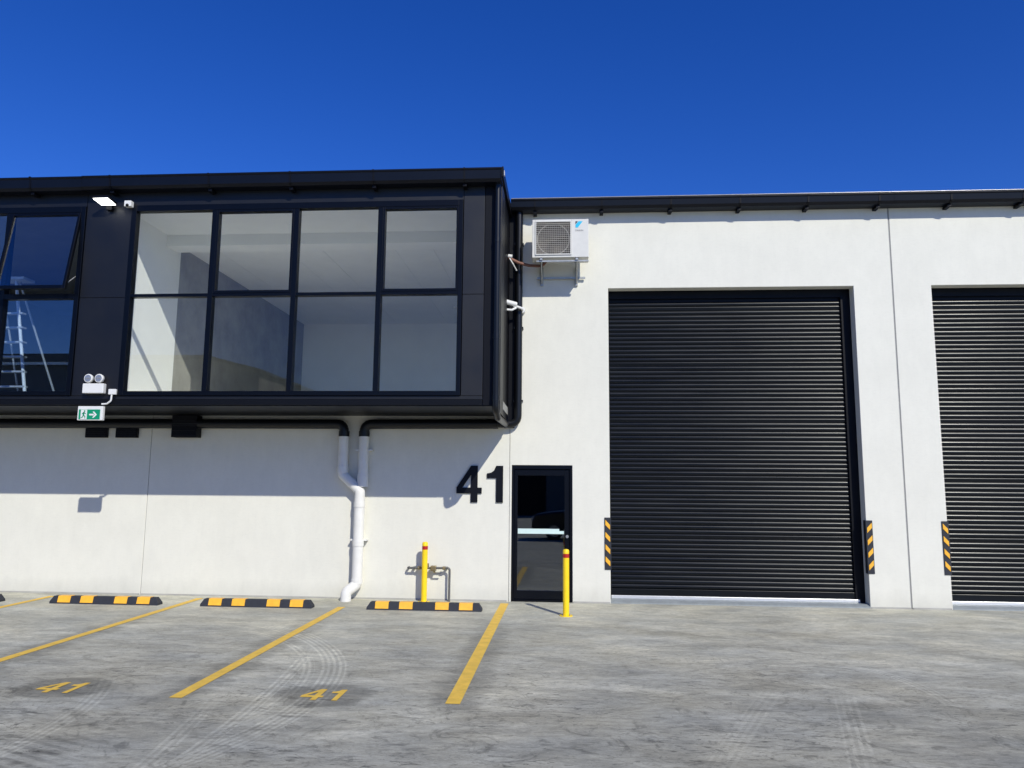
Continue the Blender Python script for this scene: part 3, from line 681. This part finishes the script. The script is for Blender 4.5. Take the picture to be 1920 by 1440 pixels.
for i in range(nb+1):
    z = az0+.05+(az1-az0-.09)*i/nb; b.box(gx0+.006, gx1-.006, ay0-.012, ay0-.0065, z-.003, z+.003)
b.build('grille_wires', 'acg', ac)['kind'] = 'stuff'
b = MB(); b.box(gx0, gx0+.014, ay0-.016, ay0-.001, az0+.036, az1-.028); b.box(gx1-.014, gx1, ay0-.016, ay0-.001, az0+.036, az1-.028); b.box(gx0+.014, gx1-.014, ay0-.016, ay0-.001, az1-.042, az1-.028); b.box(gx0+.014, gx1-.014, ay0-.016, ay0-.001, az0+.036, az0+.05)
b.build('grille_frame', 'acw', ac)
# emblem: slanted blue-cyan shape with a dark corner and small grey name beneath
ex, ez = ax1-.19, az1-.03
MB().exty([(ex, ez-.10), (ex+.035, ez-.10), (ex+.105, ez-.005), (ex+.045, ez-.005), (ex, ez-.06)], ay0-.003, ay0-.0005).build('emblem', 'cyan', ac)
MB().exty([(ex, ez-.052), (ex+.036, ez-.005), (ex, ez-.005)], ay0-.003, ay0-.0005).build('emblem', 'navy', ac)
tc = bpy.data.curves.new('t', 'FONT'); tc.body = 'DAIKIN'; tc.size = .036; tc.extrude = .001
to = bpy.data.objects.new('t', tc); C.objects.link(to); bpy.context.view_layer.update()
me = bpy.data.meshes.new_from_object(to.evaluated_get(bpy.context.evaluated_depsgraph_get())); bpy.data.objects.remove(to)
me.materials.clear(); me.materials.append(MAT['grey']); o = bpy.data.objects.new('lettering', me); C.objects.link(o); o.parent = ac
o.rotation_euler = (R(90), 0, 0); o.location = Vector((ex-.005, ay0-.002, ez-.155))-ac.location
# bracket of galvanised angle
br = thing('wall_bracket', (-.08, -.3, 4.75), 'galvanised angle bracket carrying the air conditioning unit on the wall', 'bracket')
for x in (ax0+.13, ax1-.17):
    b = MB(); b.box(x-.02, x+.02, -.49, -.003, az0-.035, az0-.006); b.box(x-.02, x+.02, -.035, -.002, az0-.30, az0-.036); b.build('arm', 'galv', br, bevel=.002)
    b = MB(); b.tube([(x, -.42, az0-.04), (x, -.03, az0-.27)], .014, 4); b.build('strut', 'galv', br)
MB().box(ax0+.06, ax1-.0, -.47, -.44, az0-.055, az0-.036).build('rail', 'galv', br)
MB().box(ax0+.06, ax1-.04, -.055, -.036, az0-.20, az0-.17).build('rail', 'galv', br)
for x in (ax0+.13, ax1-.17):
    for y in (-.45, -.25): MB().tube([(x, y, az0-.006), (x, y, az0+.0)], .03, 10).build('rubber_foot', 'rub', br)
# refrigerant line and conduit
rl = thing('refrigerant_line', (-.75, -.2, 4.95), 'rust brown insulated pipe run from the air conditioner to the black box side', 'pipe')
b = MB(); b.tube(path([(-.855, -.30, 5.02), (-.70, -.26, 4.95), (-.55, -.22, 4.92), (-.36, -.25, 4.90), (-.30, -.3, 4.95)], .03), .022, 10); b.build('insulated_pipe', 'copper', rl)
b = MB(); b.tube([(-.86, -.30, 5.045), (-.80, -.30, 5.035)], .03, 12); b.build('gland', 'white', rl)
b = MB(); b.tube(path([(-.84, -.31, 5.01), (-.79, -.29, 4.93), (-.74, -.2, 4.85)], .03), .011, 8); b.build('white_cable', 'white', rl)

# security camera on the pipe side
sc_ = thing('security_camera', (-.70, -.22, 4.28), 'white bullet security camera on an arm beside the corner drainpipes', 'security camera')
MB().tube([(-.655, -.02, 4.275), (-.655, -.10, 4.275)], .045, 16).build('base', 'white', sc_)
MB().tube(path([(-.655, -.10, 4.275), (-.66, -.20, 4.27), (-.78, -.26, 4.30)], .04), .02, 10).build('arm', 'white', sc_)
MB().tube([(-.74, -.24, 4.32), (-.92, -.36, 4.345)], .036, 16).build('body', 'white', sc_)
MB().tube([(-.74, -.24, 4.27), (-.80, -.27, 4.23), (-.90, -.33, 4.225)], .017, 10).build('bracket', 'white', sc_)

# floodlight & sensor at the head of the dark panel
fl = thing('floodlight', (-6.37, BY-.1, 5.47), 'lit white LED floodlight fixed to the black panel under the gutter', 'floodlight')
b = MB(); b.add([(-6.53, BY-.22, 5.545), (-6.30, BY-.22, 5.545), (-6.26, BY-.07, 5.495), (-6.48, BY-.07, 5.495), (-6.53, BY-.215, 5.575), (-6.30, BY-.215, 5.575), (-6.26, BY-.06, 5.525), (-6.48, BY-.06, 5.525)],
                [(0, 3, 2, 1), (4, 5, 6, 7), (0, 1, 5, 4), (1, 2, 6, 5), (2, 3, 7, 6), (3, 0, 4, 7)]); b.build('housing', 'black', fl)
b = MB(); b.add([(-6.52, BY-.212, 5.539), (-6.31, BY-.212, 5.539), (-6.272, BY-.078, 5.494), (-6.475, BY-.078, 5.494)], [(0, 3, 2, 1)]); b.v += [(x, y, z-.006) for x, y, z in b.v]; b.f += [(4, 5, 6, 7), (0, 1, 5, 4), (1, 2, 6, 5), (2, 3, 7, 6), (3, 0, 4, 7)]; b.sm += [False]*5; b.build('led_panel', 'lamp', fl)
MB().box(-6.42, -6.34, BY-.06, BY-.001, 5.43, 5.52).build('mount', 'black', fl)
se = thing('motion_sensor', (-6.09, BY-.06, 5.5), 'small white square sensor beside the lit floodlight', 'sensor')
MB().box(-6.14, -6.04, BY-.10, BY-.022, 5.46, 5.545).build('housing', 'white', se, bevel=.008)
MB().ball((-6.09, BY-.10, 5.475), .022).build('lens', 'black', se)

# emergency twin spot light
em = thing('emergency_light', (-6.387, BY, 2.84), 'white twin-headed emergency light box on the dark panel above the exit sign', 'emergency light')
MB().box(-6.535, -6.24, BY-.075, BY-.001, 2.842, 2.975).build('battery_box', 'white', em, bevel=.008)
for x in (-6.462, -6.312):
    MB().tube([(x, BY-.04, 2.975), (x, BY-.04, 3.01)], .012, 8).build('neck', 'white', em)
    h = MB().tube([(x, BY-.01, 3.045), (x, BY-.03, 3.045), (x, BY-.075, 3.045), (x, BY-.08, 3.045)], [.03, .055, .06, .056], 18).build('lamp_head', 'white', em)
    MB().tube([(x, BY-.0815, 3.045), (x, BY-.084, 3.045)], .046, 18).build('lens', 'lens', h)
    b = MB().box(x-.03, x+.03, BY-.088, BY-.0845, 3.038, 3.05); b.build('bulb', 'grey', h)
jb = thing('junction_box', (-6.12, BY, 2.83), 'small white junction box with a curved conduit right of the emergency light', 'junction box')
MB().box(-6.175, -6.07, BY-.06, BY-.021, 2.825, 2.90).build('box', 'white', jb, bevel=.006)
b = MB(); b.tube(path([(-6.13, BY-.045, 2.83), (-6.135, BY-.045, 2.74), (-6.19, BY-.045, 2.70), (-6.26, BY-.045, 2.695)], .035), .012, 10); b.build('conduit', 'white', jb)

# exit sign
es = thing('exit_sign', (-6.40, BY-.05, 2.47), 'green emergency exit sign with running figure and right arrow under the black box', 'sign')
ex0, ex1, ez0, ez1, ey = -6.575, -6.222, 2.475, 2.665, BY-.07
MB().box(ex0, ex1, ey, BY-.02, ez0, ez1).build('casing', 'white', es, bevel=.005)
MB().box(ex0+.02, ex1-.035, ey-.004, ey-.0005, ez0+.012, ez1-.045).build('green_face', 'green', es)
b = MB(); fx, fz = ex0+.215, ez0+.075; yy0, yy1 = ey-.006, ey-.0045
b.box(fx-.045, fx+.02, yy0, yy1, fz-.011, fz+.011); b.exty([(fx+.0, fz-.042), (fx+.022, fz-.042), (fx+.064, fz), (fx+.022, fz+.042), (fx+.0, fz+.042), (fx+.034, fz)], yy0-.001, yy0-.0002); b.build('arrow', 'white', es)
b = MB(); px, pz = ex0+.075, ez0+.075
b.box(px-.025, px+.062, yy0, yy1, pz-.062, pz+.066); b.build('doorway_pictogram', 'white', es)
b = MB()
def st_(x0, z0, x1, z1, w=.010):
    d = Vector((x1-x0, z1-z0)); n_ = Vector((-d.y, d.x)).normalized()*w*.5
    b.exty([(x0+n_.x, z0+n_.y), (x0-n_.x, z0-n_.y), (x1-n_.x, z1-n_.y), (x1+n_.x, z1+n_.y)], yy0-.003, yy0-.001)
hx = px+.02; b.prism([(hx+.008+.011*math.cos(a*.7), pz+.048+.011*math.sin(a*.7)) for a in range(9)], yy0-.003, yy0-.001, lambda u, v, w: (u, w, v))
st_(hx, pz+.034, hx-.004, pz-.006, .02); st_(hx, pz+.028, hx+.028, pz+.012); st_(hx, pz+.028, hx-.026, pz+.010); st_(hx-.004, pz-.006, hx+.02, pz-.026, .012); st_(hx+.02, pz-.026, hx+.018, pz-.05); st_(hx-.006, pz-.008, hx-.016, pz-.034, .012); st_(hx-.016, pz-.034, hx-.038, pz-.042)
b.build('running_figure', 'green', es)

# bollards ------------------------------------------------------------
def bollard(x, y, lab):
    z0 = gz(y); t = thing('bollard', (x, y, z0), lab, 'bollard', 'yellow bollards in front of the wall')
    r_ = .041
    MB().tube([(x, y, z0), (x, y, z0+.735)], r_, 24, False).build('post', 'yel', t)
    MB().tube([(x, y, z0+.735), (x, y, z0+.785)], r_+.001, 24, False).build('red_band', 'red', t)
    MB().tube([(x, y, z0+.785), (x, y, z0+.825), (x, y, z0+.838), (x, y, z0+.844)], [r_, r_, r_*.82, r_*.35], 24).build('cap', 'yel', t)
    MB().tube([(x, y, z0-.01), (x, y, z0+.010)], .085, 24).build('base_plate', 'yel', t)
    for k in range(4):
        a = math.pi/4+k*math.pi/2; MB().tube([(x+.066*math.cos(a), y+.066*math.sin(a), z0+.009), (x+.066*math.cos(a), y+.066*math.sin(a), z0+.02)], .009, 6).build('bolt', 'galv', t)
bollard(-2.028, -.20, 'yellow bollard with red band standing behind the right wheel stop')
bollard(-.005, -1.13, 'yellow bollard with red band standing alone in front of the glass door')

# wheel stops -----------------------------------------------------------
def wheel_stop(x0):
    L_, y0, y1, h_ = 1.545, -.95, -.80, .10
    z = gz(-.9)
    t = thing('wheel_stop', (x0+L_/2, -.875, z), '', 'wheel stop', 'black rubber wheel stops at the head of the bays')
    def P(x, s_): return [(x, y0, z), (x, y0+.032, z+h_), (x, y1-.032, z+h_), (x, y1, z)]
    secs = [(x0, .0), (x0+.045, 1), (x0+L_-.045, 1), (x0+L_, 0)]
    b = MB(); vs = []
    for x, k in secs:
        hh_ = h_ if k else .03
        vs += [(x, y0, z-.01), (x, y0+.032*(1 if k else .3), z+hh_), (x, y1-.032*(1 if k else .3), z+hh_), (x, y1, z-.01)]
    fs = []
    for i in range(3):
        for j in range(4): a = i*4; fs.append((a+j, a+(j+1) % 4, a+4+(j+1) % 4, a+4+j))
    fs += [(3, 2, 1, 0), (12, 13, 14, 15)]; b.add(vs, fs); b.build('body', 'rub', t, bevel=.004)
    for cx in (.205, .53, 1.015, 1.335):
        a, c_ = x0+cx-.09, x0+cx+.09
        p = [(y0-.004+.006, z+.018), (y0+.028, z+h_+.003), (y1-.028, z+h_+.003), (y1-.002, z+.018), (y1-.010, z+.016), (y1-.040, z+h_-.004), (y0+.040, z+h_-.004), (y0+.010, z+.016)]
        MB().extx(p, a, c_).build('amber_block', 'amb', t)
    return t
w0 = wheel_stop(-7.10)
w0['label'] = 'wheel stop in the bay under the exit sign, leftmost of the three seen whole'
for dx, lab in ((2.14, 'wheel stop just left of the foot of the white drainpipe'), (4.435, 'wheel stop in front of the yellow bollard and the wall tap pipes'), (-2.28, 'wheel stop showing only its end at the left picture edge')):
    c_ = copy_tree(w0); c_.location.x += dx; c_['label'] = lab

# water / gas pipe on wall
wm = thing('service_pipe', (-1.98, 0, 0), 'low grey service pipe with brass valve on the wall behind the bollard', 'pipe')
yp = -.105
MB().tube(path([(-2.29, -.005, .462), (-2.29, yp, .462), (-1.68, yp, .468), (-1.68, yp, -.01)], .035), .0165, 12).build('pipe_run', 'iron', wm)
for x in (-2.12, -1.93, -1.76): MB().tube([(x-.022, yp, .466), (x+.022, yp, .466)], .025, 8).build('coupling', 'brass', wm)
MB().box(-1.955, -1.875, yp-.035, yp+.035, .425, .50).build('valve_body', 'brass', wm, bevel=.01)
MB().tube([(-1.90, yp, .44), (-1.90, yp, .395)], .014, 8).build('valve_stem', 'brass', wm)
MB().box(-1.905, -1.80, yp-.01, yp+.01, .385, .397).build('lever', 'iron', wm)
MB().tube([(-2.0, yp, .47), (-2.0, yp, .53)], .018, 8).build('test_point', 'brass', wm)
for x in (-2.2, -1.73): MB().box(x-.012, x+.012, yp, -.002, .45, .482).build('wall_clip', 'galv', wm)

# skirting strip of mortar along the foot of the wall
for a, c_ in ((-13.9, -6.35), (-6.32, -.86), (.10, .62), (4.24, 4.77), (4.80, 5.32)):
    MB().extx([(-.022, gz(-.03)-.004), (-.001, .02), (-.001, -.004)], a, c_).build('mortar_fillet', 'conc', wh)

# ------------------------------------------------------------------ what stands behind the camera (seen in the reflections)
z0 = gz(-40)
ob = thing('far_warehouse', (-47, -40, z0), 'grey warehouse with pale gutter across the yard, reflected in the left window', 'building')
MB().box(-62, -31.2, -52, -40, z0-.2, 9.55).build('wall', 'oppd', ob)
MB().box(-62.3, -31.3, -52.4, -39.5, 9.75, 10.3).build('roof', 'roof', ob)
MB().box(-62.2, -31.3, -39.9, -39.55, 9.56, 9.74).build('gutter', 'alu', ob)
for i in range(3): MB().box(-59+i*9, -54+i*9, -40, -39.94, z0, 5.0).build('roller_door', 'black', ob)
ob = thing('far_warehouse', (-25.6, -40, z0), 'cream warehouse across the yard, its sloping roof end reflected in the large window', 'building')
MB().exty([(-31, z0-.2), (-20.1, z0-.2), (-20.1, 9.1), (-23.6, 9.95), (-31, 10.0)], -52, -40).build('wall', 'oppw', ob)
MB().exty([(-31.1, 10.02), (-23.6, 9.97), (-19.9, 9.06), (-19.9, 9.26), (-23.6, 10.2), (-31.1, 10.25)], -52.2, -39.7).build('roof', 'oppd', ob)
MB().box(-29, -24, -40, -39.94, z0, 4.5).build('roller_door', 'oppd', ob)
o2 = thing('low_warehouse', (5, -46, gz(-46)), 'low dark warehouse across the yard, seen only as a reflection in the door', 'building')
MB().box(-19, 45, -56, -46, gz(-46)-.2, 4.6).build('wall', 'oppd', o2)
MB().box(-19.3, 45.3, -56.3, -45.7, 4.6, 4.9).build('roof', 'roof', o2)
for i in range(7): MB().box(-15+i*8.5, -10+i*8.5, -46, -45.95, gz(-46), 3.6).build('roller_door', 'black', o2)
# parked car
cx, cy = .9, -16.2; cz = gz(cy)
car = thing('parked_car', (cx, cy, cz), 'charcoal hatchback parked across the yard, seen only as a reflection in the glass door', 'car')
def carY(u, w): return (cx-2.1+u, cy+w)
side = [(0, .35), (.02, .62), (.12, .85), (.75, .95), (1.35, .99), (1.95, 1.40), (2.45, 1.46), (3.35, 1.42), (3.95, 1.02), (4.15, .90), (4.2, .6), (4.15, .33)]
b = MB(); n = len(side)
rings = []
for w, k in ((-.86, 0), (-.80, 1), (.80, 1), (.86, 0)):
    rings.append([(cx-2.1+u, cy+(w if z < 1.0 else w*.82), cz+(z if k else .35+(z-.35)*.93)) for u, z in side])
vs = [v for q in rings for v in q]; fs = [tuple(range(n-1, -1, -1)), tuple(range(3*n, 4*n))]
for i in range(3):
    for j in range(n): fs.append((i*n+j, i*n+(j+1) % n, (i+1)*n+(j+1) % n, (i+1)*n+j))
b.add(vs, fs); b.build('body', 'car', car, bevel=.03)
for s_ in (-1, 1):
    b = MB(); b.exty([(cx-2.1+u, cz+z) for u, z in ((1.52, 1.0), (2.02, 1.33), (2.55, 1.38), (2.55, 1.0))], cy+s_*.735, cy+s_*.80); b.exty([(cx-2.1+u, cz+z) for u, z in ((2.62, 1.0), (2.62, 1.38), (3.28, 1.34), (3.72, 1.02))], cy+s_*.735, cy+s_*.80); b.build('side_window', 'carg', car)
for u in (.78, 3.38):
    for s_ in (-1, 1):
        x = cx-2.1+u; tw = MB().tube([(x, cy+s_*.66, cz+.31), (x, cy+s_*.88, cz+.31)], .31, 24).build('wheel', 'tyre', car)
        MB().tube([(x, cy+s_*.881, cz+.31), (x, cy+s_*.89, cz+.31)], .2, 20).build('rim', 'galv', tw)
for s_ in (-1, 1): MB().box(cx-2.11, cx-2.02, cy+s_*.45, cy+s_*.75, cz+.62, cz+.76).build('headlight', 'carl', car)
